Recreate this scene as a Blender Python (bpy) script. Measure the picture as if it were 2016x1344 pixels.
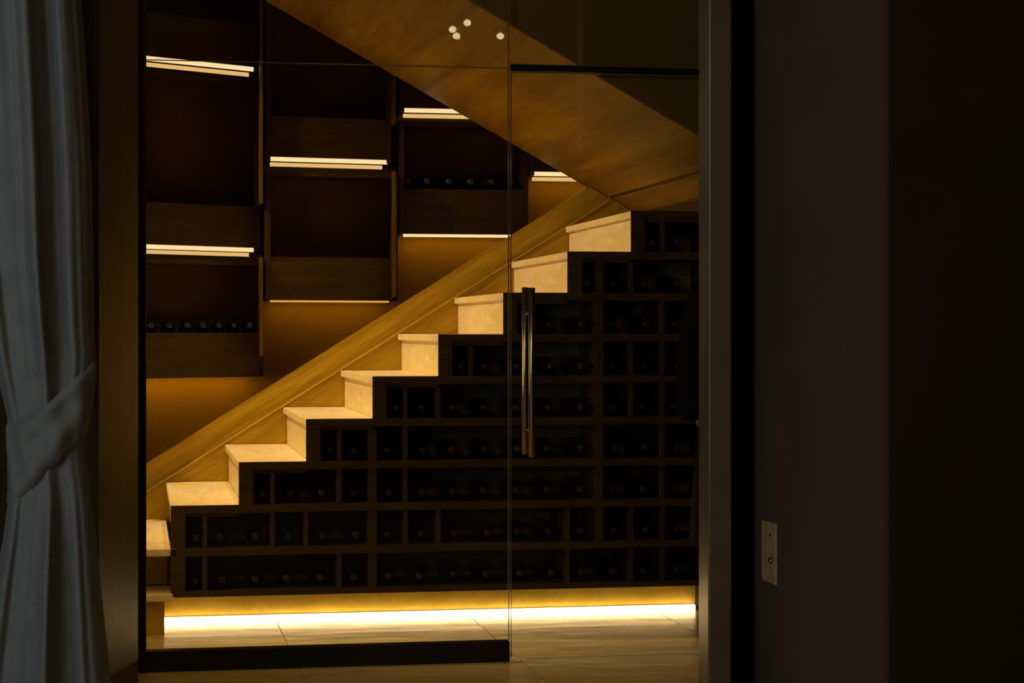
import bpy, bmesh, math, random
from mathutils import Vector, Matrix
random.seed(7)
for o in list(bpy.data.objects): bpy.data.objects.remove(o)
SC = bpy.context.scene
COL = SC.collection

# ------------------------------------------------------------------ camera
F, TH, H, HY = 4030.0, math.radians(10.4), 1.185, 652.0
S, Cc = math.sin(TH), math.cos(TH)
cd = bpy.data.cameras.new('camera'); cam = bpy.data.objects.new('camera', cd); COL.objects.link(cam)
cam.location = (0, 0, H); cam.rotation_euler = (math.pi/2, 0, -TH)
cd.sensor_width = 36; cd.lens = 36*F/2016
cd.shift_y = -(672-HY)/2016; cd.clip_start = .05; cd.clip_end = 60
SC.camera = cam
# ------------------------------------------------------------------ world, lights, exposure
w = bpy.data.worlds.new('world'); SC.world = w; w.use_nodes = True
w.node_tree.nodes['Background'].inputs[0].default_value = (.5, .55, .7, 1)
w.node_tree.nodes['Background'].inputs[1].default_value = 0.0
vs = SC.view_settings
vs.view_transform = 'Standard'; vs.look = 'None'; vs.gamma = 1; vs.exposure = 0.0
try: vs.use_curve_mapping = False
except Exception: pass

WARM = (1.0, .60, .17)
def lamp(name, kind, loc, energy, color, target=None, parent=None, **kw):
    d = bpy.data.lights.new(name, kind); d.energy = energy; d.color = color
    for k, v in kw.items(): setattr(d, k, v)
    o = bpy.data.objects.new(name, d); COL.objects.link(o)
    o.location = loc
    if target is not None:
        o.rotation_euler = (Vector(target)-Vector(loc)).to_track_quat('-Z', 'Y').to_euler()
    if parent is not None:
        o.parent = parent; o.location = Vector(loc)-parent.location
    return o
# ceiling downlights in the cellar, over the foot of the stairs (above and left of the frame)
lamp('stair_spotlight', 'SPOT', (-.55, 8.90, 2.90), 180, (1.0, .63, .20), (1.3, 8.9, .75), spot_size=math.radians(70), spot_blend=.5, shadow_soft_size=.05)
lamp('step_spotlight', 'SPOT', (.46, 8.50, 2.72), 62, (1.0, .64, .23), (.60, 8.9, .7), spot_size=math.radians(78), spot_blend=.9, shadow_soft_size=.05)
lamp('cellar_spotlight', 'SPOT', (.0, 7.75, 2.9), 20, (1.0, .60, .16), (.5, 7.75, 0), spot_size=math.radians(70), spot_blend=.9, shadow_soft_size=.06)
# cool window light in the front room, out of frame on the left
lamp('window_light', 'AREA', (-2.1, 2.2, 1.9), 31, (.64, .84, 1.0), (0, 5.0, 1.2), shape='RECTANGLE', size=1.4, size_y=2.0)
lamp('room_light', 'AREA', (-.6, 1.2, 2.95), 20, (1.0, .62, .18), (.6, 3.6, 0), shape='RECTANGLE', size=.8, size_y=.8)

lamp('alcove_fill', 'SPOT', (.7, 6.85, 3.0), 42, (1.0, .62, .18), (.7, 6.9, 0), spot_size=math.radians(60), spot_blend=.9, shadow_soft_size=.06)  # added fill, no fixture known here; brightens the floor before the glass
lamp('cellar_fill', 'AREA', (-.9, 7.62, 1.15), 9.0, (1.0, .60, .12), (1.4, 8.5, .8), shape='RECTANGLE', size=.5, size_y=1.1)  # unseen fill added to lift the dark rack and cabinet fronts

# ------------------------------------------------------------------ geometry of the photograph (real depths)
def uY(px, py, Y):
    k = (px-1008)/F; X = Y*(S+k*Cc)/(Cc-k*S); zc = X*S+Y*Cc
    return X, H+(HY-py)*zc/F
def uX(px, py, X):
    k = (px-1008)/F; Y = X*(Cc-k*S)/(S+k*Cc); zc = X*S+Y*Cc
    return Y, H+(HY-py)*zc/F

# ------------------------------------------------------------------ materials
def mat(name, build):
    m = bpy.data.materials.new(name); m.use_nodes = True
    nt = m.node_tree; nt.nodes.clear()
    out = nt.nodes.new('ShaderNodeOutputMaterial')
    sh = build(nt); nt.links.new(sh, out.inputs[0]); return m
def princ(nt, col=None, rough=.5, metal=0, bump=None, bstr=.1, spec=.5, coat=0):
    b = nt.nodes.new('ShaderNodeBsdfPrincipled')
    if isinstance(col, tuple): b.inputs['Base Color'].default_value = (*col, 1)
    elif col is not None: nt.links.new(col, b.inputs['Base Color'])
    if isinstance(rough, (int, float)): b.inputs['Roughness'].default_value = rough
    else: nt.links.new(rough, b.inputs['Roughness'])
    b.inputs['Metallic'].default_value = metal
    b.inputs['Specular IOR Level'].default_value = spec
    b.inputs['Coat Weight'].default_value = coat
    if bump is not None:
        n = nt.nodes.new('ShaderNodeBump'); n.inputs['Strength'].default_value = bstr; n.inputs['Distance'].default_value = .01
        nt.links.new(bump, n.inputs['Height']); nt.links.new(n.outputs[0], b.inputs['Normal'])
    return b.outputs[0]
def coords(nt, scale=(1, 1, 1), rot=(0, 0, 0), kind='Object'):
    t = nt.nodes.new('ShaderNodeTexCoord'); r = nt.nodes.new('ShaderNodeMapping'); r.inputs['Rotation'].default_value = rot
    m = nt.nodes.new('ShaderNodeMapping'); m.inputs['Scale'].default_value = scale
    nt.links.new(t.outputs[kind], r.inputs[0]); nt.links.new(r.outputs[0], m.inputs[0]); return m.outputs[0]
def noise(nt, vec, scale=5, detail=5, rough=.55, dist=0):
    n = nt.nodes.new('ShaderNodeTexNoise'); n.inputs['Scale'].default_value = scale; n.inputs['Detail'].default_value = detail
    n.inputs['Roughness'].default_value = rough; n.inputs['Distortion'].default_value = dist
    nt.links.new(vec, n.inputs['Vector']); return n.outputs[0]
def ramp(nt, fac, stops):
    r = nt.nodes.new('ShaderNodeValToRGB'); e = r.color_ramp.elements
    while len(e) < len(stops): e.new(.5)
    for i, (p, c) in enumerate(stops): e[i].position = p; e[i].color = (*c, 1)
    nt.links.new(fac, r.inputs[0]); return r.outputs[0]
def mixc(nt, fac, a, b, mode='MIX'):
    m = nt.nodes.new('ShaderNodeMix'); m.data_type = 'RGBA'; m.blend_type = mode
    if isinstance(fac, float): m.inputs[0].default_value = fac
    else: nt.links.new(fac, m.inputs[0])
    for i, c in ((6, a), (7, b)):
        if isinstance(c, tuple): m.inputs[i].default_value = (*c, 1)
        else: nt.links.new(c, m.inputs[i])
    return m.outputs[2]
def wood(name, dark, mid, light, scale, rot=(0, 0, 0), rough=.45, spec=.4, band=1.0):
    def b(nt):
        v = coords(nt, scale, rot)
        a = noise(nt, v, 1.0*band, 6, .6, .6); c = noise(nt, v, 7.0, 4, .6, .2)
        col = ramp(nt, a, [(.28, dark), (.47, mid), (.70, light)])
        col2 = ramp(nt, c, [(.3, (.62, .60, .58)), (.7, (1.12, 1.12, 1.12))])
        return princ(nt, mixc(nt, .8, col, col2, 'MULTIPLY'), rough, 0, c, .08, spec)
    return mat(name, b)
def plain(name, col, rough=.5, metal=0, spec=.5, var=.15, vs_=6):
    def b(nt):
        n = noise(nt, coords(nt), vs_, 4)
        lo = tuple(c*(1-var) for c in col); hi = tuple(min(1, c*(1+var)) for c in col)
        return princ(nt, ramp(nt, n, [(.3, lo), (.7, hi)]), rough, metal, n, .03, spec)
    return mat(name, b)
def emis(name, col, s):
    def b(nt):
        e = nt.nodes.new('ShaderNodeEmission'); e.inputs[0].default_value = (*col, 1); e.inputs[1].default_value = s; return e.outputs[0]
    return mat(name, b)
SL = math.atan(.6257)
M = {}
M['wood_stringer'] = wood('oak_stringer', (.29, .17, .003), (.40, .25, .006), (.52, .35, .018), (.9, 4, 16), (0, SL, 0), .42)
M['wood_soffit'] = wood('oak_soffit', (.18, .097, .002), (.32, .182, .003), (.43, .26, .007), (7, .35, 7), (0, 0, 0), .5, .3)
M['wood_dark'] = wood('walnut', (.016, .007, .001), (.028, .014, .001), (.042, .022, .002), (1.0, 8, 22), (0, 0, 0), .5, .25)
M['wood_fin'] = wood('walnut_fin', (.05, .024, .003), (.08, .04, .005), (.11, .055, .007), (16, 8, 1.2), (0, 0, 0), .5, .25)
M['rack_wood'] = wood('rack_walnut', (.050, .030, .003), (.070, .043, .005), (.090, .056, .007), (2, 8, 24), (0, 0, 0), .55, .2)
M['niche'] = plain('niche_lining', (.050, .024, .002), .7, 0, .2)
M['rack_back'] = plain('rack_lining', (.26, .17, .012), .7, 0, .2)
M['jamb'] = wood('jamb_veneer', (.11, .080, .001), (.135, .098, .001), (.155, .114, .002), (14, 14, .8), (0, 0, 0), .5, .07)
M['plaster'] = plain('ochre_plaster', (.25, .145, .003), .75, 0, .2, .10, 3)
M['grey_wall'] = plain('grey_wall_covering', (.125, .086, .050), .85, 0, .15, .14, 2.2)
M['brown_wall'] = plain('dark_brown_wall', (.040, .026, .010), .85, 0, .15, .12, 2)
M['dark_wall'] = plain('dark_wall_finish', (.085, .062, .034), .85, 0, .15, .12, 2)  # one even dark brown
M['ceiling'] = plain('ceiling_paint', (.12, .09, .05), .85, 0, .2)
M['fascia'] = plain('fascia_paint', (.19, .10, .02), .8, 0, .2, .08, 3)
M['black_metal'] = plain('black_metal', (.012, .009, .006), .35, .0, .35)
M['void'] = plain('recess_shade_black', (.006, .005, .003), .9, 0, .05)  # near-black painted in for the shade of the gap and keyhole
M['post_metal'] = plain('bronze_grey_metal', (.21, .16, .088), .34, .2, .45, .1)
M['handle_metal'] = mat('brushed_steel', lambda nt: princ(nt, (.50, .42, .26), .22, 1.0))
M['plate_brass'] = plain('plate_brass', (.62, .42, .17), .45, .0, .5, .25, 30)
M['glass_edge'] = mat('glass_edge', lambda nt: princ(nt, (.13, .11, .055), .25, 0))
M['sill_edge'] = mat('polished_sill', lambda nt: princ(nt, (.75, .66, .42), .3, 0))
M['bottle_glass'] = mat('bottle_glass', lambda nt: princ(nt, (.008, .012, .004), .08, 0, None, 0, .7))
M['capsule'] = plain('bottle_capsule', (.036, .022, .009), .4, .3, .5)
M['capsule_green'] = mat('bottle_foil_green', lambda nt: princ(nt, (.03, .034, .012), .16, .3, None, 0, .8))
M['led'] = emis('led_diffuser', (1.0, .70, .35), 1.18)
M['gap_glow'] = emis('lit_gap_emission', (1.0, .60, .20), .86)  # emission stands in for light falling in the gap under a strip
M['led_thin'] = emis('led_thin', (1.0, .50, .07), .85)
M['led_floor'] = emis('led_floor_tube', (1.0, .69, .33), 9.5)
M['bulb'] = emis('bulb', (1.0, .80, .42), 16.0)
M['cloth_black'] = plain('black_cloth', (.006, .005, .004), .85, 0, .1)
M['skin'] = plain('skin', (.32, .19, .12), .55, 0, .4)
M['hair'] = plain('hair', (.008, .006, .005), .5, 0, .4)
M['leather'] = plain('shoe_leather', (.006, .005, .004), .4, 0, .3)
M['white'] = plain('eye_white', (.6, .58, .52), .3)
def marble(nt):
    v = coords(nt, (1, .22, 1), (0, 0, 0), 'Object')
    a = noise(nt, v, 8, 8, .62, 1.6); c = noise(nt, v, 30, 6, .6, .3)
    col = ramp(nt, a, [(.30, (.94, .88, .80)), (.44, (.88, .76, .40)), (.56, (.94, .82, .86)), (.66, (.82, .66, .36)), (.78, (.66, .50, .32))])
    col2 = ramp(nt, c, [(.35, (.88, .87, .84)), (.65, (1.05, 1.05, 1.05))])
    return princ(nt, mixc(nt, .8, col, col2, 'MULTIPLY'), .45, 0, None, 0, .3)
M['marble'] = mat('cream_marble', marble)
def stone(nt):
    v = coords(nt, (.55, 2.4, 1), (0, 0, .03)); a = noise(nt, v, 2.2, 7, .6, 1.3); c = noise(nt, coords(nt), 28, 5)
    col = ramp(nt, a, [(.28, (.28, .20, .09)), (.42, (.42, .33, .15)), (.60, (.50, .40, .18)), (.75, (.58, .47, .22))])
    col = mixc(nt, .5, col, ramp(nt, c, [(.3, (.8, .79, .76)), (.7, (1.08, 1.08, 1.08))]), 'MULTIPLY')
    rg = ramp(nt, a, [(.3, (.38,)*3), (.7, (.22,)*3)])
    return princ(nt, col, rg, 0, a, .22, .45)
M['stone'] = mat('floor_stone', stone)
M['grout'] = plain('pale_grout', (.55, .45, .22), .8, 0, .2)
def plinth(nt):
    a = noise(nt, coords(nt, (1.2, 1, 3)), 5, 6); c = noise(nt, coords(nt), 60, 4)
    col = ramp(nt, a, [(.3, (.46, .30, .020)), (.7, (.62, .43, .05))])
    return princ(nt, mixc(nt, .4, col, ramp(nt, c, [(.3, (.7,)*3), (.7, (1.1,)*3)]), 'MULTIPLY'), .5)
M['plinth'] = mat('plinth_stone', plinth)
def cloth(nt):
    v = coords(nt, (260, 260, 120)); a = noise(nt, v, 1, 2); b = noise(nt, coords(nt), 14, 4)
    col = ramp(nt, b, [(.3, (.21, .215, .205)), (.7, (.26, .26, .25))])
    return princ(nt, col, .9, 0, a, .25, .15)
M['linen'] = mat('curtain_linen', cloth)
def glass(nt):
    t = nt.nodes.new('ShaderNodeBsdfTransparent'); t.inputs[0].default_value = (.965, .97, .955, 1)
    g = nt.nodes.new('ShaderNodeBsdfGlossy'); g.inputs['Roughness'].default_value = .01; g.inputs[0].default_value = (1, 1, 1, 1)
    fr = nt.nodes.new('ShaderNodeFresnel'); fr.inputs[0].default_value = 1.48
    ge = nt.nodes.new('ShaderNodeNewGeometry')
    s = nt.nodes.new('ShaderNodeMath'); s.operation = 'SUBTRACT'; s.inputs[0].default_value = 1; nt.links.new(ge.outputs['Backfacing'], s.inputs[1])
    m = nt.nodes.new('ShaderNodeMath'); m.operation = 'MULTIPLY'; nt.links.new(fr.outputs[0], m.inputs[0]); nt.links.new(s.outputs[0], m.inputs[1])
    x = nt.nodes.new('ShaderNodeMixShader'); nt.links.new(m.outputs[0], x.inputs[0]); nt.links.new(t.outputs[0], x.inputs[1]); nt.links.new(g.outputs[0], x.inputs[2])
    return x.outputs[0]
M['glass'] = mat('clear_glass', glass)

# ------------------------------------------------------------------ object helpers
def tag(o, label=None, cat=None, group=None, kind=None):
    if label: o['label'] = label
    if cat: o['category'] = cat
    if group: o['group'] = group
    if kind: o['kind'] = kind
    return o
def thing(name, loc, label=None, cat=None, group=None, kind=None):
    o = bpy.data.objects.new(name, None); o.empty_display_size = .05; COL.objects.link(o); o.location = loc
    return tag(o, label, cat, group, kind)
def wloc(o):
    v = Vector((0, 0, 0))
    while o is not None: v += o.location; o = o.parent
    return v
def mk(name, verts, faces, m, parent=None, smooth=False, bevel=0, origin=None):
    vs_ = [Vector(v) for v in verts]
    if parent is not None: base = wloc(parent)
    xs = [v.x for v in vs_]; ys = [v.y for v in vs_]; zs = [v.z for v in vs_]
    org = Vector(origin) if origin else Vector(((min(xs)+max(xs))/2, (min(ys)+max(ys))/2, min(zs)))
    me = bpy.data.meshes.new(name); me.from_pydata([v-org for v in vs_], [], faces)
    bm = bmesh.new(); bm.from_mesh(me); bmesh.ops.recalc_face_normals(bm, faces=bm.faces)
    if bevel: bmesh.ops.bevel(bm, geom=list(bm.edges), offset=bevel, segments=2, affect='EDGES', profile=.5)
    bm.to_mesh(me); bm.free()
    if smooth:
        for p in me.polygons: p.use_smooth = True
    me.materials.append(M[m])
    o = bpy.data.objects.new(name, me); COL.objects.link(o); o.location = org
    if parent is not None: o.parent = parent; o.location = org-base
    return o
BF = [(0, 1, 2, 3), (7, 6, 5, 4), (0, 4, 5, 1), (1, 5, 6, 2), (2, 6, 7, 3), (3, 7, 4, 0)]
def bv(x0, x1, y0, y1, z0, z1):
    return [(x0, y0, z0), (x1, y0, z0), (x1, y1, z0), (x0, y1, z0), (x0, y0, z1), (x1, y0, z1), (x1, y1, z1), (x0, y1, z1)]
def box(name, x0, x1, y0, y1, z0, z1, m, parent=None, bevel=0):
    return mk(name, bv(x0, x1, y0, y1, z0, z1), BF, m, parent, False, bevel)
def boxes(name, lst, m, parent=None):
    v, f = [], []
    for b in lst:
        n = len(v); v += bv(*b); f += [tuple(i+n for i in q) for q in BF]
    return mk(name, v, f, m, parent)
def prismY(name, poly, y0, y1, m, parent=None, bevel=0):        # polygon in XZ extruded along Y
    n = len(poly); v = [(x, y0, z) for x, z in poly]+[(x, y1, z) for x, z in poly]
    f = [tuple(range(n)), tuple(reversed(range(n, 2*n)))]+[(i, (i+1) % n, n+(i+1) % n, n+i) for i in range(n)]
    return mk(name, v, f, m, parent, False, bevel)
def prismZ(name, poly, z0, z1, m, parent=None, bevel=0):        # polygon in XY extruded along Z
    n = len(poly); v = [(x, y, z0) for x, y in poly]+[(x, y, z1) for x, y in poly]
    f = [tuple(range(n)), tuple(reversed(range(n, 2*n)))]+[(i, (i+1) % n, n+(i+1) % n, n+i) for i in range(n)]
    return mk(name, v, f, m, parent, False, bevel)
def lathe(name, prof, m, parent=None, origin=(0, 0, 0), axis='Z', seg=20):
    v, f = [], []
    for r, t in prof:
        for i in range(seg):
            a = 2*math.pi*i/seg; p = (r*math.cos(a), r*math.sin(a), t)
            if axis == 'Y': p = (p[0], p[2], p[1])
            v.append((p[0]+origin[0], p[1]+origin[1], p[2]+origin[2]))
    for j in range(len(prof)-1):
        for i in range(seg):
            k = (i+1) % seg; f.append((j*seg+i, j*seg+k, (j+1)*seg+k, (j+1)*seg+i))
    f.append(tuple(range(seg))); f.append(tuple(range((len(prof)-1)*seg, len(prof)*seg)))
    return mk(name, v, f, m, parent, True)

RISE, RUN = .1675, .264
XK = lambda k: .132+RUN*(k-3)
YS, YB, YW = 8.10, 9.40, 9.86           # stair front, stair back, cellar back wall
YG = 7.25                               # glass wall

# ------------------------------------------------------------------ setting: floor
fl = box('floor', -3.0, 4.2, -2.4, 10.0, -.10, -.005, 'grout'); tag(fl, kind='structure')
TX, TY = .80, .78
xo, yo = uY(602, 1330, 6.95)[0], 7.06
rowi = 0
y = yo-TY*9
while y < 9.9:
    x = xo-TX*4
    while x < 3.9:
        x1 = x+TX-.003; y1 = y+TY-.003
        box('floor_tile', max(x, -3.0), min(x1, 4.2), y, y1, -.005, 0, 'stone', fl)
        x += TX
    y += TY
# ------------------------------------------------------------------ setting: walls and ceilings
def struct(o): return tag(o, kind='structure')
struct(box('wall_back', -1.6, 2.5, YW, YW+.12, 0, 3.1, 'plaster'))
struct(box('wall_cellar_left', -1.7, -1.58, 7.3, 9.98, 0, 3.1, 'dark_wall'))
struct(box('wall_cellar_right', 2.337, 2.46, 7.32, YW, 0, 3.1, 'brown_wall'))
struct(box('ceiling_cellar', -1.7, 2.54, 7.3, 9.98, 3.1, 3.2, 'ceiling'))
struct(box('ceiling', -3.0, 4.2, -2.4, 7.3, 3.1, 3.2, 'ceiling'))
struct(box('wall_left', -3.0, -2.9, -2.4, 6.4, 0, 3.1, 'brown_wall'))
struct(box('wall_rear', -3.0, 4.2, -2.5, -2.4, 0, 3.1, 'brown_wall'))
struct(box('wall_right', 4.1, 4.2, -2.4, 5.2, 0, 3.1, 'brown_wall'))
XP = 1.971
struct(box('wall_pier', XP, 4.2, 5.22, 6.40, 0, 3.1, 'grey_wall'))
struct(box('wall_front_right', XP+.012, 4.2, 5.195, 5.215, 0, 3.1, 'brown_wall'))
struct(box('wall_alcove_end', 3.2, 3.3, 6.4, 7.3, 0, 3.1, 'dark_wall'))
# left reveal: slanted veneered jamb and the wall beside it
jx0 = uY(272, 700, 6.93)[0]; jx1 = uY(195, 700, 6.35)[0]
struct(prismZ('trim_1', [(jx0, 6.93), (jx1, 6.35), (jx1-.05, 6.35), (jx0-.05, 6.93)], 0, 3.1, 'jamb'))
struct(box('wall_front_left', -2.95, jx1-.054, 6.37, 6.45, 0, 3.1, 'brown_wall'))
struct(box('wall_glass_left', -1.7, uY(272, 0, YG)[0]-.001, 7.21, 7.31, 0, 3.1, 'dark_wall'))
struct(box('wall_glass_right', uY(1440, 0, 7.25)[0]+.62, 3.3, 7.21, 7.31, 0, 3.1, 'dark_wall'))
# right post and a black backing painted for the shade in the gap beside it
px0 = uY(1395, 0, 6.26)[0]; px1 = uY(1441, 0, 6.26)[0]
struct(box('trim_2', px0, px1, 6.26, 6.38, 0, 3.1, 'post_metal', None, .006))
struct(box('trim_3', px1-.012, XP+.01, 6.385, 6.43, 0, 3.1, 'void'))

# ------------------------------------------------------------------ soffit: underside of the upper flight
YSO = 9.485
XF, ZF = uY(1155, 368, YSO)
sl = -.5535; xa = -.10; za = ZF+sl*(xa-XF)
XW = 2.335                              # right side wall of the cellar
zs = lambda x: ZF+sl*(x-XF)
sf = prismY('ceiling_soffit', [(xa, za+.02), (XW, zs(XW)+.02), (XW, 3.095), (xa, 3.095)], 7.318, YSO-.002, 'fascia'); struct(sf)
for (a_, b_) in ((xa, 2.190), (2.212, XW-.002)):
    prismY('soffit_panel', [(a_, zs(a_)), (b_, zs(b_)), (b_, zs(b_)+.018), (a_, zs(a_)+.018)], 7.305, YSO, 'wood_soffit', sf)
prismY('fascia_panel', [(xa, za+.004), (XW, zs(XW)+.004), (XW, 3.095), (xa, 3.095)], 7.296, 7.304, 'fascia', sf)

# ------------------------------------------------------------------ glass wall
zt0 = 2.118; zt1 = zt0+.026
xgl = uY(288, 0, YG)[0]; xmid = uY(1003, 0, YG)[0]; xgr = uY(1440, 0, YG)[0]+.6
g = thing('glass_partition', (xmid-.6, YG, 0), 'fixed clear glass wall in a black frame, left of the glass door', 'glass wall')
box('side_frame', uY(272, 0, YG)[0], xgl, YG-.04, YG+.04, 0, 3.09, 'black_metal', g, .002)
zr = uY(1000, 1260, YG)[1]
box('bottom_rail', xgl-.02, uY(1001, 0, YG)[0], YG-.028, YG+.028, 0, zr, 'black_metal', g, .002)
box('lower_pane', xgl, xmid-.003, YG-.005, YG+.005, zr, zt0+.012, 'glass', g)
box('upper_pane', xgl, xmid-.003, YG-.005, YG+.005, zt0+.018, 3.08, 'glass', g)
box('upper_pane', xmid+.003, xgr, YG-.005, YG+.005, zt1+.004, 3.08, 'glass', g)
boxes('pane_edge', [(xgl, xmid-.003, YG-.006, YG+.006, zt0+.012, zt0+.0145),
                    (xmid-.0045, xmid-.002, YG-.006, YG+.006, zr, 3.08),
                    (xmid+.003, xgr, YG-.006, YG+.006, zt1, zt1+.004)], 'glass_edge', g)
box('door_head_seal', xmid+.004, xgr, YG-.012, YG+.012, zt0+.004, zt1, 'black_metal', g)
d = thing('glass_door', (xmid+.55, YG, 0), 'frameless clear glass door with a tall vertical pull handle', 'door')
box('pane', xmid+.006, xgr-.05, YG-.005, YG+.005, .010, zt0-.001, 'glass', d)
boxes('pane_edge', [(xmid+.0045, xmid+.0065, YG-.006, YG+.006, .012, zt0), (xmid+.006, xgr-.05, YG-.006, YG+.006, zt0-.002, zt0+.002)], 'glass_edge', d)
box('bottom_edge', xmid+.06, xgr-.05, YG-.006, YG+.006, .004, .010, 'sill_edge', d)
hd = None
def tube(name, x, y, z0, z1, r, m, parent):
    return lathe(name, [(r-.002, 0), (r, .002), (r, z1-z0-.002), (r-.002, z1-z0)], m, parent, (x, y, z0), 'Z', 24)
hx1, hz1 = uY(1046.5, 899, YG-.06); hz0 = uY(1046.5, 566, YG-.06)[1]
t1 = tube('handle', hx1, YG-.062, hz1, hz0, .0122, 'handle_metal', d)
hx2 = uY(1034, 0, YG+.06)[0]
tube('handle', hx2, YG+.062, hz1+.004, hz0+.004, .0122, 'handle_metal', d)
for zz in (hz1+.09, hz0-.09):
    lathe('handle_standoff', [(.007, YG-.056), (.007, YG+.056)], 'handle_metal', t1, ((hx1+hx2)/2, 0, zz), 'Y', 14)

# ------------------------------------------------------------------ staircase
st = thing('staircase', (1.0, 8.75, 0), 'cream marble staircase climbing to the right above the dark wine rack', 'staircase')
for k in range(3, 11):
    z = RISE*k; x0 = XK(k); x1 = XK(k+1) if k < 10 else 2.31
    box('tread', x0+.0005, x1+.018, YS+.012, YB-.002, z-.028, z, 'marble', st, .003)
    if k == 6:
        box('riser', x0+.018, x0+.034, YS+.012, 8.62, z-RISE, z-.028, 'marble', st); box('riser', x0+.0185, x0+.034, 8.622, YB-.002, z-RISE, z-.028, 'marble', st)
    else: box('riser', x0+.018, x0+.034, YS+.012, YB-.002, z-RISE, z-.028, 'marble', st)
box('tread', XK(2)-.6, XK(3)+.0, YS, YB-.002, 2*RISE-.028, 2*RISE, 'marble', st, .003)
box('riser', XK(2)-.6, XK(3)-.01, 8.37, YB-.002, RISE, 2*RISE-.028, 'plinth', st)['label'] = 'golden stone step face'
box('tread', XK(2)-.9, .141, YS-.01, 8.37, RISE-.036, RISE-.008, 'marble', st, .003)
box('riser', XK(2)-.9, .108, YS+.012, 8.37, 0, RISE-.036, 'plinth', st)['label'] = 'golden stone step face'
# stringer boards on the back wall
x0, x1 = -.5, XF-.002
zt = lambda x: .588+.6257*(x-.0444)
sg = thing('stair_stringer', (1.0, 9.42, 0), 'pale oak sloping skirting along the back of the marble stairs', 'skirting')
zz_ = lambda x, z: (x, min(z, zs(x)-.002))
prismY('upper_board', [(x0, zt(x0)-.128), (XF, zt(XF)-.128), (2.20, zs(2.20)-.003), (XF-.004, zs(XF)-.003), (x0, zt(x0))], 9.412, 9.436, 'wood_stringer', sg, .001)
prismY('lower_board', [(x0, zt(x0)-.75), (2.30, 1.30), (2.30, zs(2.30)-.003), (2.19, zs(2.19)-.003), (x0, zt(x0)-.122)], 9.404, 9.4115, 'wood_stringer', sg)

M['lit_edge_strip'] = plain('lit_edge_paint', (.56, .40, .06), .4)  # pale colour added to paint the light caught along the board edge
prismY('lit_edge_strip', [(x0, zt(x0)-.132), (2.19, zt(2.19)-.132), (2.18, zt(2.18)-.125), (x0, zt(x0)-.125)], 9.399, 9.4035, 'lit_edge_strip', sg)['label'] = 'thin pale strip painted as light on the edge between the two boards'
# ------------------------------------------------------------------ wine rack under the stairs
rk = thing('wine_rack', (1.25, 8.3, 0), 'dark stepped wooden wine rack with square cells under the marble stairs', 'wine rack')
XE = 2.316; RD = .34; BT = .028
ux = lambda i: .132+.132*i
start = {1: 0, 2: 0, 3: 2, 4: 4, 5: 6, 6: 8, 7: 10, 8: 12, 9: 14}
div = {1: [1, 5, 6, 12, 14, 15], 2: [1, 3, 4, 6, 7, 8, 12, 13, 14, 15], 3: [3, 5, 6, 7, 13, 15], 4: [5, 6, 7, 13, 15], 5: [7, 8, 13, 14, 15],
       6: [9, 13, 14, 15], 7: [13, 15], 8: [13, 14], 9: [15]}
box('side_panel', XK(3)+.001, XK(3)+.020, YS+.0115, YS+RD, RISE-.022, 2*RISE-.004, 'rack_wood', rk)
box('base_board', XK(3)+.021, XE, YS, YS+RD, RISE-.022, RISE+.001, 'rack_wood', rk)
for k in range(2, 11):                                    # horizontal boards
    z = RISE*k; xs = ux(start[k]) if k in start else XE
    if k >= 3:
        xl = ux(start[k-1]); xr = ux(start[k]) if k < 10 else XE
        box('top_lip', xl, xr+(.036 if k < 10 else 0), YS, YS+.011, z-.030, z+.001, 'rack_wood', rk)
        box('cell_roof', xl+.036, xr, YS+.012, YS+RD, z-.044, z-.030, 'rack_wood', rk)
    if k == 2: xs = XK(3)-.014
    if k < 10: box('shelf_board', xs+.036, XE, YS, YS+RD, z-.030, z+.001, 'rack_wood', rk)
for r in range(1, 10):                                    # vertical boards
    z0 = RISE*r+.001; z1 = RISE*(r+1)-.030
    s = start[r]
    box('end_board', ux(s)+.036, ux(s)+.056, YS+.012, YS+RD, z0, z1-.014, 'rack_wood', rk)
    box('edge_strip', ux(s), ux(s)+.056, YS, YS+.011, z0, z1, 'rack_wood', rk)
    for i in div[r]:
        t = .016 if i in (6, 13) else .008
        if i <= s: continue
        zz = z1 if i > s+2 or r < 2 else z1-.014
        box('divider', ux(i)-t, ux(i)+t, YS+.004, YS+RD, z0, zz, 'rack_wood', rk)
for r in (1, 2): box('back_panel', XK(3)+.036, XE, YS+RD-.014, YS+RD-.001, RISE*r+.002, RISE*(r+1)-.031, 'rack_back', rk)
for r in range(3, 10): box('back_panel', ux(start[r])+.056, XE, YS+RD-.014, YS+RD-.001, RISE*r+.002, RISE*(r+1)-.031, 'rack_back', rk)
box('side_panel', XE, XE+.016, YS, YS+RD, RISE, RISE*10, 'rack_wood', rk)
# recessed plinth and the light at its foot
pl = thing('plinth', (1.2, 8.41, 0), 'recessed golden stone plinth beneath the stepped wine rack', 'plinth')
box('face', .10, XE+.018, 8.405, 8.46, 0, RISE-.024, 'plinth', pl)
ls = thing('light_strip', (1.2, 8.39, 0), 'long glowing white light strip on the floor under the wine rack', 'light strip')
box('diffuser', .106, 2.326, 8.378, 8.400, .001, .028, 'led_floor', ls)
box('channel', .104, 2.328, 8.401, 8.4045, 0, .030, 'post_metal', ls)
box('end_cap', 2.326, 2.332, 8.376, 8.404, .004, .025, 'post_metal', ls)

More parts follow.
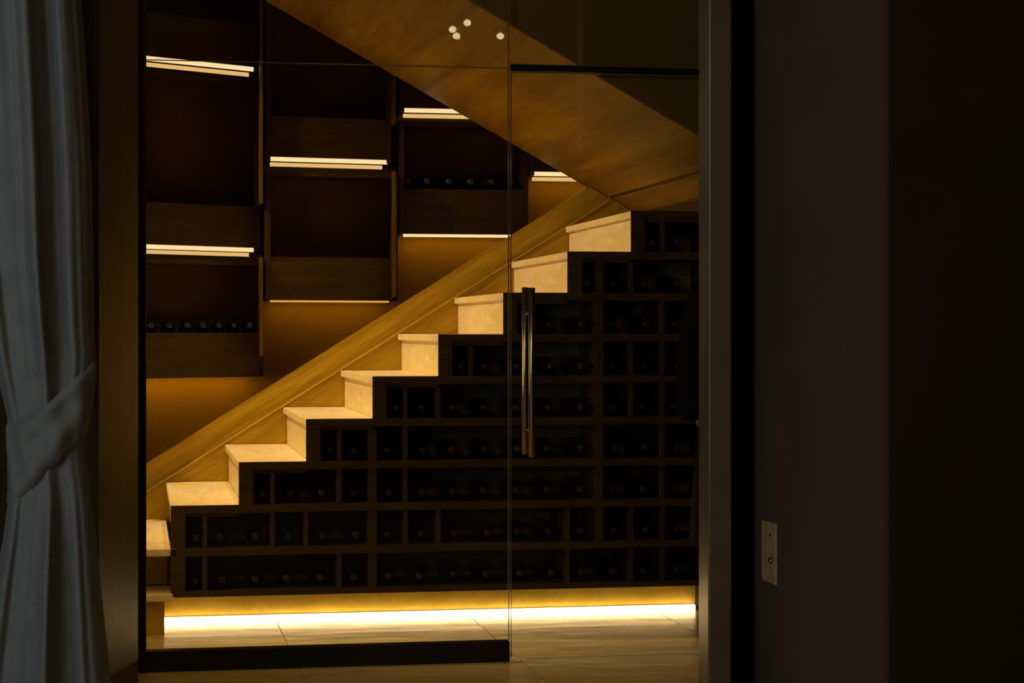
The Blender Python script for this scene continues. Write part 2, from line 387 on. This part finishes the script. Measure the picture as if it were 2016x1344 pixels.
# ------------------------------------------------------------------ bottles
PROF = [(.0, -.005), (.0135, -.004), (.0145, .0), (.0145, .010), (.0135, .014)]
def make_bottle(label, group, m_caps='capsule'):
    t = thing('wine_bottle', (0, 0, 0), label, 'bottle', group)
    lathe('glass_body', [(.0132, .040), (.0132, .085), (.016, .095), (.028, .115), (.036, .138), (.0375, .155), (.0375, .275), (.034, .283), (.02, .276)], 'bottle_glass', t, (0, 0, .0385), 'Y', 18)
    lathe('capsule', [(.0105, .0), (.0140, .001), (.0152, .004), (.0152, .014), (.0142, .017), (.0145, .05)], m_caps, t, (0, 0, .0385), 'Y', 16)
    return t
protoB = {}
def place_bottle(x, y, z, label, group, kind='capsule', rz=0, sc=1.0):
    if kind not in protoB:
        t = make_bottle(label, group, kind); protoB[kind] = t
    else:
        src = protoB[kind]; t = src.copy(); COL.objects.link(t)
        for c in src.children:
            n = c.copy(); COL.objects.link(n); n.parent = t
        tag(t, label, 'bottle', group)
    t.location = (x, y, z); t.rotation_euler = (0, 0, rz); t.scale = (sc, 1, sc)
    return t
ORD = ['leftmost', 'second from the left', 'third from the left', 'fourth from the left', 'fifth from the left', 'sixth from the left', 'seventh from the left', 'eighth from the left',
       'ninth from the left', 'tenth from the left', 'eleventh from the left', 'twelfth from the left', 'thirteenth from the left', 'fourteenth from the left', 'fifteenth from the left', 'sixteenth from the left']
ROW = {1: 'bottom row', 2: 'second row up', 3: 'third row up', 4: 'fourth row up', 5: 'fifth row up', 6: 'sixth row up', 7: 'seventh row up', 8: 'eighth row up', 9: 'top row'}
for r in range(1, 10):
    n = 0
    for i in range(start[r], 16):
        xc = ux(i+.5)+random.uniform(-.008, .008)
        if i == start[r]: xc += .030
        place_bottle(xc, YS+.022+random.uniform(0, .014), RISE*r+.001, 'dark wine bottle lying in the stair rack, %s, %s' % (ROW[r], ORD[n]), 'wine bottles in the rack under the stairs, '+ROW[r])
        n += 1

# ------------------------------------------------------------------ wine cabinets on the back wall
def cabinet(name, pxl, pxr, ytop, ydiv, ybot, yl, yr, label, fr=.017):
    """box between pixel columns at real depths yl..yr (front plan line); ydiv = top of the drawer panel"""
    xl = uY(pxl, 0, yl)[0]; xr = uY(pxr, 0, yr)[0]
    Z = lambda py: uY(pxr, py, yr)[1]
    zt_, zd, zb_ = Z(ytop), Z(ydiv), Z(ybot)
    t = thing(name, ((xl+xr)/2, (yl+yr)/2+.1, zb_), label, 'cabinet')
    yf = lambda x, off=0: yl+(yr-yl)*(x-xl)/(xr-xl)+off
    def slab(nm, xa, xb, o0, o1, z0, z1, m, par=t, bev=0):
        if o1 is None: return prismZ(nm, [(xa, yf(xa, o0)), (xb, yf(xb, o0)), (xb, YW-.001), (xa, YW-.001)], z0, z1, m, par, bev)
        return prismZ(nm, [(xa, yf(xa, o0)), (xb, yf(xb, o0)), (xb, yf(xb, o1)), (xa, yf(xa, o1))], z0, z1, m, par, bev)
    slab('side_panel', xl, xl+.022, 0, None, zb_, zt_, 'wood_dark')
    slab('side_panel', xr-.022, xr, 0, None, zb_, zt_, 'wood_dark')
    slab('top_panel', xl+.022, xr-.022, .004, None, zt_-.022, zt_, 'wood_dark')
    slab('bottom_panel', xl+.022, xr-.022, .03, None, zb_+.018, zb_+.034, 'wood_dark')
    slab('shelf', xl+.022, xr-.022, .004, None, zd-.02, zd, 'wood_dark')
    slab('drawer_front', xl+.0225, xr-.0225, .002, .022, zb_+fr, zd-.021, 'wood_dark', t, .001)
    slab('back_panel', xl+.022, xr-.022, .235 if abs(yr-yl) < .2 else .22, .245 if abs(yr-yl) < .2 else .23, zb_+.034, zt_-.022, 'niche')
    return t, xl, xr, zb_, zd, zt_, yf, slab
GAP = 20
cabs = []
def cab(pxl, pxr, ytop, ydiv, ybot, yl, yr, label, strip_px, thick=True, power=2.0, spr=None):
    t, xl, xr, zb_, zd, zt_, yf, slab = cabinet('wine_cabinet', pxl, pxr, ytop, ydiv, ybot, yl, yr, label, .017 if thick else 0)
    sx1 = uY(spr, 0, yr)[0] if spr else xr-.06
    sx0 = xl+.024
    if thick:
        p = prismZ('led_strip', [(sx0, yf(sx0, .004)), (sx1, yf(sx1, .004)), (sx1, yf(sx1, .02)), (sx0, yf(sx0, .02))], zb_-.003, zb_+.016, 'led', t)
        prismZ('gap_glow_bar', [(sx0, yf(sx0, .05)), (sx1-.02, yf(sx1-.02, .05)), (sx1-.02, yf(sx1-.02, .07)), (sx0, yf(sx0, .07))], zb_-.023, zb_-.006, 'gap_glow', p)  # no second lamp: glowing bar imitates the lit gap below the strip
    else:
        p = prismZ('led_strip', [(sx0, yf(sx0, .05)), (sx1, yf(sx1, .05)), (sx1, yf(sx1, .064)), (sx0, yf(sx0, .064))], zb_+(.014 if ybot > 700 else (-.012 if thick is None else -.008)), zb_+(.018 if ybot > 700 else (.012 if thick is None else .007)), 'led' if thick is None else 'led_thin', t)
    if power:
        xm = (sx0+sx1)/2
        lamp('strip_lamp', 'AREA', (xm, YW-.075, zb_+.008), power, (1.0, .50, .06), (xm, YW-.073, zb_-.5), t, shape='RECTANGLE', size=(sx1-sx0)*.95, size_y=.02)
    return t, xl, xr, zb_, zd, zt_, yf
# column 1 (angled in plan), column 2 (slightly angled), columns 3 and 4
L0 = 232
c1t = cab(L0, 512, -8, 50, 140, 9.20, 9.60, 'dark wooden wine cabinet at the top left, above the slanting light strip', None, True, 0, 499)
c1m = cab(L0, 512, 157, 408, 495, 9.20, 9.60, 'tall dark wine cabinet in the left column, between its two light strips', None, True, 0, 499)
c1b = cab(L0, 518, 514, 655, 741, 9.20, 9.60, 'dark wine cabinet with green foiled bottles, lowest of the left column', None, False, .8, 499)
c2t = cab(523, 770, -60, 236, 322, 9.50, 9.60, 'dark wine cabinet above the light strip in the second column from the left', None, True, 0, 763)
c2b = cab(523, 783, 342, 508, 592, 9.50, 9.60, 'dark wine cabinet below the light strip in the second column from the left', None, False, .42, 768)
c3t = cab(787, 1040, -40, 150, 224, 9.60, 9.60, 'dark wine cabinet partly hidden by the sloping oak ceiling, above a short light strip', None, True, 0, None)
c3b = cab(787, 1040, 242, 374, 462, 9.60, 9.60, 'dark wine cabinet with bottles in the third column, behind the glass joint', None, None, .5, None)
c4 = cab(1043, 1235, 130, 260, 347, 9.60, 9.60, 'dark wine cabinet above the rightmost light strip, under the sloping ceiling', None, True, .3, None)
# upright fins between the columns
for (pxl, w_, ya, y0_, y1_) in ((513, .010, 9.44, -5, 400), (513, .010, 9.44, 506, 700), (774.5, .010, 9.50, -40, 242), (776, .010, 9.50, 336, 585)):
    xl = uY(pxl, 0, ya)[0]
    f_ = box('divider_fin', xl, xl+w_, ya, 9.60, uY(pxl, y1_, ya)[1], uY(pxl, y0_, ya)[1], 'wood_fin', c2t[0] if y0_ < 0 else c2b[0])
# bottles lying in two of the cabinets
t, xl, xr, zb_, zd, zt_, yf = c1b
for n, px in enumerate((297, 333, 369, 400, 431, 461, 492)):
    yy = 9.27+(px-288)/224*.33+.02
    x = uY(px, 0, yy)[0]
    place_bottle(x, yy, zd, 'green foiled bottle lying in the lowest left cabinet, %s' % ORD[n], 'foiled bottles in the lowest left cabinet', 'capsule_green', 0, .88)
t, xl, xr, zb_, zd, zt_, yf = c3b
for n, px in enumerate((802, 842, 885, 928, 969, 1006)):
    x = uY(px, 0, 9.625)[0]
    place_bottle(x, 9.625, zd, 'dark bottle lying in the cabinet behind the glass joint, %s' % ORD[n], 'bottles in the third column cabinet', 'capsule_green', 0, 1.0)

# ------------------------------------------------------------------ wall plate on the pier
ya, za1 = uX(1504, 1023, XP); yb, _ = uX(1531, 1033, XP)
zlo = uX(1504, 1141, XP)[1]; zhi = za1
wp = thing('wall_plate', (XP-.004, (ya+yb)/2, zlo), 'tall narrow brass wall plate low on the grey wall right of the door', 'wall plate')
box('plate', XP-.008, XP-.0002, yb, ya, zlo, zhi, 'plate_brass', wp, .002)
k1 = uX(1519, 1103, XP-.01); k2 = uX(1516, 1053, XP-.008)
def knob(name, x, y, z, r, dpt, m, par):
    v, f, sg_ = [], [], 16
    pr = [(r*.9, 0), (r, -dpt*.4), (r*.8, -dpt*.85), (r*.3, -dpt)]
    for rr, xx in pr:
        for i in range(sg_):
            a = 2*math.pi*i/sg_; v.append((x+xx, y+rr*math.cos(a), z+rr*math.sin(a)))
    for j in range(3):
        for i in range(sg_):
            q = (i+1) % sg_; f.append((j*sg_+i, j*sg_+q, (j+1)*sg_+q, (j+1)*sg_+i))
    f.append(tuple(range(3*sg_, 4*sg_))); f.append(tuple(range(sg_)))
    return mk(name, v, f, m, par, True)
knob('knob', XP-.008, k1[0], k1[1], .011, .012, 'handle_metal', wp)
knob('keyhole', XP-.0075, k2[0], k2[1], .006, .002, 'void', wp)

# ------------------------------------------------------------------ curtain
YC = 5.90
def interp(tab, y):
    for (a, va), (b, vb) in zip(tab, tab[1:]):
        if y <= b:
            t = (y-a)/(b-a); t = max(0, min(1, t)); t = t*t*(3-2*t) if False else t
            return va+(vb-va)*t
    return tab[-1][1]
RE = [(-1600, 150), (-300, 150), (0, 160), (100, 167), (180, 172), (350, 181), (640, 185), (690, 188), (715, 187), (800, 176), (860, 165), (900, 168), (1000, 183), (1100, 193), (1200, 203), (1344, 218), (1500, 232)]
LE = [(-1600, -90), (0, -60), (500, -40), (700, -14), (770, 2), (820, 14), (900, 19), (960, 19), (1000, 13), (1060, 5), (1120, -6), (1250, -26), (1500, -60)]
N, R_ = 220, 130
verts, faces = [], []
ztop, zbot = 3.05, .008
def ypx(z): return HY-(z-H)*F/(YC*Cc*.999)
def pleat(a, z):
    y = ypx(z); tie = math.exp(-((y-880)/150)**2)
    p = .042*math.sin(7*a+2.6+.15*math.sin(z*1.3))+.020*math.sin(12*a+2.1+.35*z)+.006*math.sin(21*a+.8*math.sin(2*z))+.0015*math.sin(37*a+1.5*z)
    return p*(1-.72*tie)
for j in range(R_+1):
    z = ztop+(zbot-ztop)*j/R_; y = ypx(z)
    xr_ = uY(interp(RE, y), 0, YC)[0]; xl_ = uY(interp(LE, y), 0, YC)[0]
    cx, hw = (xr_+xl_)/2, (xr_-xl_)/2; dp = .085+.03*min(1, abs(y-880)/300)
    for i in range(N):
        a = 2*math.pi*i/N; p = pleat(a, z); rr = 1+p*1.1*(abs(math.sin(a))*.9+.1)
        verts.append((cx+hw*math.cos(a)*(1+.15*p), YC-dp*math.sin(a)*(1+9.0*p*abs(math.sin(a))), z))
for j in range(R_):
    for i in range(N):
        k = (i+1) % N; faces.append((j*N+i, j*N+k, (j+1)*N+k, (j+1)*N+i))
faces.append(tuple(range(N))); faces.append(tuple(range(R_*N, (R_+1)*N)))
cu = thing('curtain', (-.1, YC, 0), 'pale grey linen curtain gathered by a sash at the left edge', 'curtain')
mk('drape', verts, faces, 'linen', cu, True)
# sash wrapped round the gathered cloth, rising to the right
verts, faces = [], []; NS = 14
zpy = lambda py: H+(HY-py)*(YC*Cc)/F
for j in range(NS+1):
    v = j/NS
    for i in range(N):
        a = 2*math.pi*i/N; c = math.cos(a); front = math.sin(a) > 0
        u = (c+1)/2
        yt = 826-(122*u**1.9)-(0 if front else -20); yb_ = 992-128*u
        y = yt+(yb_-yt)*v
        z = zpy(y)
        xr_ = uY(interp(RE, y), 0, YC)[0]; xl_ = uY(interp(LE, y), 0, YC)[0]
        cx, hw = (xr_+xl_)/2, (xr_-xl_)/2; dp = .098+.014*u
        bulge = .010*math.sin(math.pi*v)+.007*math.sin(math.pi*v*3+2.2*u)*math.sin(a)**2+.004*math.sin(9*a+4*v)+.006
        if j in (0, NS): bulge -= .012
        verts.append((cx+(hw+bulge*.5)*c, YC-(dp+bulge*1.6)*math.sin(a), z))
for j in range(NS):
    for i in range(N):
        k = (i+1) % N; faces.append((j*N+i, j*N+k, (j+1)*N+k, (j+1)*N+i))
mk('sash', verts, faces, 'linen', cu, True)

# ------------------------------------------------------------------ person standing by the glass, mostly behind the post
PX, PY = uY(1478, 0, 6.80)[0], 6.80
pe = thing('person', (PX, PY, 0), 'person in a long black coat standing by the glass door, mostly behind the post', 'person'); pe.rotation_euler = (0, 0, math.radians(-32))
def skin_mesh(name, nodes, edges, m, sub=2, smooth_root=0):
    me = bpy.data.meshes.new(name); me.from_pydata([n[0] for n in nodes], edges, [])
    o = bpy.data.objects.new(name, me); COL.objects.link(o)
    o.modifiers.new('skin', 'SKIN')
    lay = me.skin_vertices[0].data if me.skin_vertices else None
    if lay is None:
        me.attributes  # skin layer is created through bmesh below
        bm = bmesh.new(); bm.from_mesh(me); bm.verts.layers.skin.verify(); bm.to_mesh(me); bm.free(); lay = me.skin_vertices[0].data
    for i, n in enumerate(nodes):
        r = n[1]; lay[i].radius = r if isinstance(r, tuple) else (r, r); lay[i].use_root = (i == smooth_root)
    s = o.modifiers.new('sub', 'SUBSURF'); s.levels = sub; s.render_levels = sub
    dg = bpy.context.evaluated_depsgraph_get(); ev = o.evaluated_get(dg); me2 = bpy.data.meshes.new_from_object(ev)
    bpy.data.objects.remove(o); return me2
def mesh_join(name, meshes, m, parent):
    bm = bmesh.new()
    for a in meshes: bm.from_mesh(a)
    me = bpy.data.meshes.new(name); bm.to_mesh(me); bm.free()
    for p in me.polygons: p.use_smooth = True
    me.materials.clear(); me.materials.append(M[m])
    o = bpy.data.objects.new(name, me); COL.objects.link(o); o.parent = parent; return o
sx = 1
nodes = [((0, 0, .90), (.15, .105)), ((0, 0, 1.08), (.125, .095)), ((0, .0, 1.26), (.13, .09)), ((0, .01, 1.38), (.075, .06)), ((0, .0, 1.465), .050), ((0, -.005, 1.53), .050)]
edges = [(0, 1), (1, 2), (2, 3), (3, 4), (4, 5)]
for s in (-1, 1):
    b = len(nodes)
    nodes += [((s*.160, .0, 1.32), .036), ((s*.218, .018, 1.06), .026), ((s*.188, -.028, .91), .018), ((s*.150, -.046, .85), (.018, .024)), ((s*.128, -.050, .80), (.016, .032))]
    edges += [(3, b), (b, b+1), (b+1, b+2), (b+2, b+3), (b+3, b+4)]
    b = len(nodes)
    nodes += [((s*.085, 0, .80), .088), ((s*.095, -.005, .46), .056), ((s*.10, .01, .28), .052), ((s*.10, .02, .09), .036), ((s*.10, -.03, .045), .036), ((s*.105, -.11, .035), .03)]
    edges += [(0, b), (b, b+1), (b+1, b+2), (b+2, b+3), (b+3, b+4), (b+4, b+5)]
ms = [skin_mesh('body_core', nodes, edges, 'skin')]
for s in (-1, 1):                       # five fingers a hand
    for q, (dy, ln, rr) in enumerate(((-.026, .068, .0082), (-.009, .078, .0086), (.008, .073, .0083), (.024, .058, .0075))):
        x, y, z = s*.122, -.048+dy, .792
        ms.append(skin_mesh('finger', [((x, y, z), rr*1.1), ((x-s*.004, y-.003, z-ln*.45), rr), ((x-s*.012, y-.004, z-ln*.75), rr*.92), ((x-s*.022, y-.003, z-ln), rr*.75)], [(0, 1), (1, 2), (2, 3)], 'skin'))
    ms.append(skin_mesh('thumb', [((s*.130, -.060, .835), .0115), ((s*.112, -.072, .802), .0105), ((s*.104, -.076, .772), .0085)], [(0, 1), (1, 2)], 'skin'))
# head with nose, lips, ears
bm = bmesh.new(); bmesh.ops.create_uvsphere(bm, u_segments=40, v_segments=28, radius=1)
for v in bm.verts:
    x, y, z = v.co
    wd = .075*(1-.22*max(0, -z)**1.3); dpth = .098
    nx, ny, nz = x*wd, y*dpth, z*.116
    if y < 0:
        ny -= .020*math.exp(-(x/.16)**2-((z+.10)/.20)**2)+.007*math.exp(-(x/.32)**2-((z+.46)/.07)**2)+.010*math.exp(-(x/.35)**2-((z+.78)/.15)**2)
        for ex in (-.40, .40): ny += .010*math.exp(-((x-ex)/.20)**2-((z-.05)/.13)**2)
        if z < 0: ny += .004*z
    for ex in (-1, 1): nx += ex*.014*math.exp(-((x-ex)/.16)**2-((y-.05)/.14)**2-((z+.05)/.25)**2)
    v.co = (nx, ny-.008, nz+1.612)
hm = bpy.data.meshes.new('head'); bm.to_mesh(hm); bm.free(); ms.append(hm)
mesh_join('body', ms, 'skin', pe)
def ell(name, c, r, m, cut=None):
    bm = bmesh.new(); bmesh.ops.create_uvsphere(bm, u_segments=28, v_segments=18, radius=1)
    for v in bm.verts: v.co = (v.co.x*r[0]+c[0], v.co.y*r[1]+c[1], v.co.z*r[2]+c[2])
    if cut: bmesh.ops.delete(bm, geom=[v for v in bm.verts if cut(v.co)], context='VERTS')
    me = bpy.data.meshes.new(name); bm.to_mesh(me); bm.free(); return me
mesh_join('eye', [ell('e', (s*.031, -.093, 1.617), (.0125, .011, .009), 'white') for s in (-1, 1)], 'white', pe)
mesh_join('hair', [ell('h', (0, .008, 1.632), (.088, .108, .112), 'hair', lambda c: c.y < -.045 and c.z < 1.675 or c.z < 1.55)], 'hair', pe)
mesh_join('mouth', [ell('m', (0, -.0965, 1.558), (.024, .006, .006), 'skin')], 'skin', pe).data.materials[0] = M['capsule']
# coat: torso loft and two sleeves, one garment
def loft(rings, n=36):
    v, f = [], []
    for (cx, cy, z, rx, ry, w_) in rings:
        for i in range(n):
            a = 2*math.pi*i/n; q = 1+w_*math.sin(8*a+z*3)
            v.append((cx+rx*math.cos(a)*q, cy+ry*math.sin(a)*q, z))
    for j in range(len(rings)-1):
        for i in range(n):
            k = (i+1) % n; f.append((j*n+i, j*n+k, (j+1)*n+k, (j+1)*n+i))
    me = bpy.data.meshes.new('l'); me.from_pydata(v, [], f); return me
coat = [loft([(0, 0, .46, .215, .165, .035), (0, 0, .62, .205, .155, .03), (0, 0, .80, .195, .145, .02), (0, 0, .92, .185, .135, .012), (0, 0, 1.06, .165, .125, .008), (0, 0, 1.18, .180, .13, .004),
               (0, 0, 1.28, .190, .13, 0), (0, 0, 1.345, .175, .115, 0), (0, 0, 1.385, .125, .092, 0), (0, 0, 1.43, .078, .072, 0), (0, 0, 1.465, .070, .068, 0), (0, 0, 1.47, .060, .060, 0)])]
for s in (-1, 1):
    coat.append(skin_mesh('sleeve', [((s*.135, 0, 1.335), .068), ((s*.172, .0, 1.31), .066), ((s*.200, .012, 1.19), .060), ((s*.222, .02, 1.06), .056), ((s*.208, -.02, .95), .056), ((s*.175, -.04, .865), .058)], [(i, i+1) for i in range(5)], 'cloth_black'))
mesh_join('coat', coat, 'cloth_black', pe)
mesh_join('trousers', [skin_mesh('t', [((s*.09, 0, .72), .100), ((s*.097, -.003, .46), .072), ((s*.10, .01, .26), .064), ((s*.10, .012, .10), .058), ((s*.10, .005, .055), .060)], [(i, i+1) for i in range(4)], 'cloth_black') for s in (-1, 1)], 'cloth_black', pe)
for s in (-1, 1):
    v = []
    me = ell('shoe', (s*.106, -.055, .028), (.049, .145, .052), 'leather')
    for q in me.vertices:
        if q.co.z < .002: q.co.z = .0005
        if q.co.y < -.05: q.co.z = max(.0005, q.co.z*.85)
    mesh_join('shoe', [me], 'leather', pe)

# ------------------------------------------------------------------ front-room ceiling lamps (behind the camera's view; mirrored in the glass)
for n, (px, py) in enumerate(((891, 58), (899, 71), (920, 45), (985, 71))):
    ym = 2*(YG-.005)-2.6
    x, z = uY(px, py, ym)
    t = thing('ceiling_lamp', (x, 2.6, z), ('upper bulb of the touching pair mirrored in the top of the glass', 'lower bulb of the touching pair mirrored in the top of the glass', 'highest pendant bulb mirrored in the top of the glass', 'pendant bulb mirrored nearest the upright glass joint')[n], 'lamp', 'pendant bulbs over the front room')
    v = ell('bulb', (0, 0, 0), (.022, .022, .019), 'bulb'); mesh_join('bulb', [v], 'bulb', t)
    lathe('socket', [(.010, .018), (.010, .045), (.003, .05)], 'handle_metal', t, (x, 2.6, z), 'Z', 12)
    lathe('cord', [(.0025, .05), (.0025, 3.099-z)], 'black_metal', t, (x, 2.6, z), 'Z', 8)
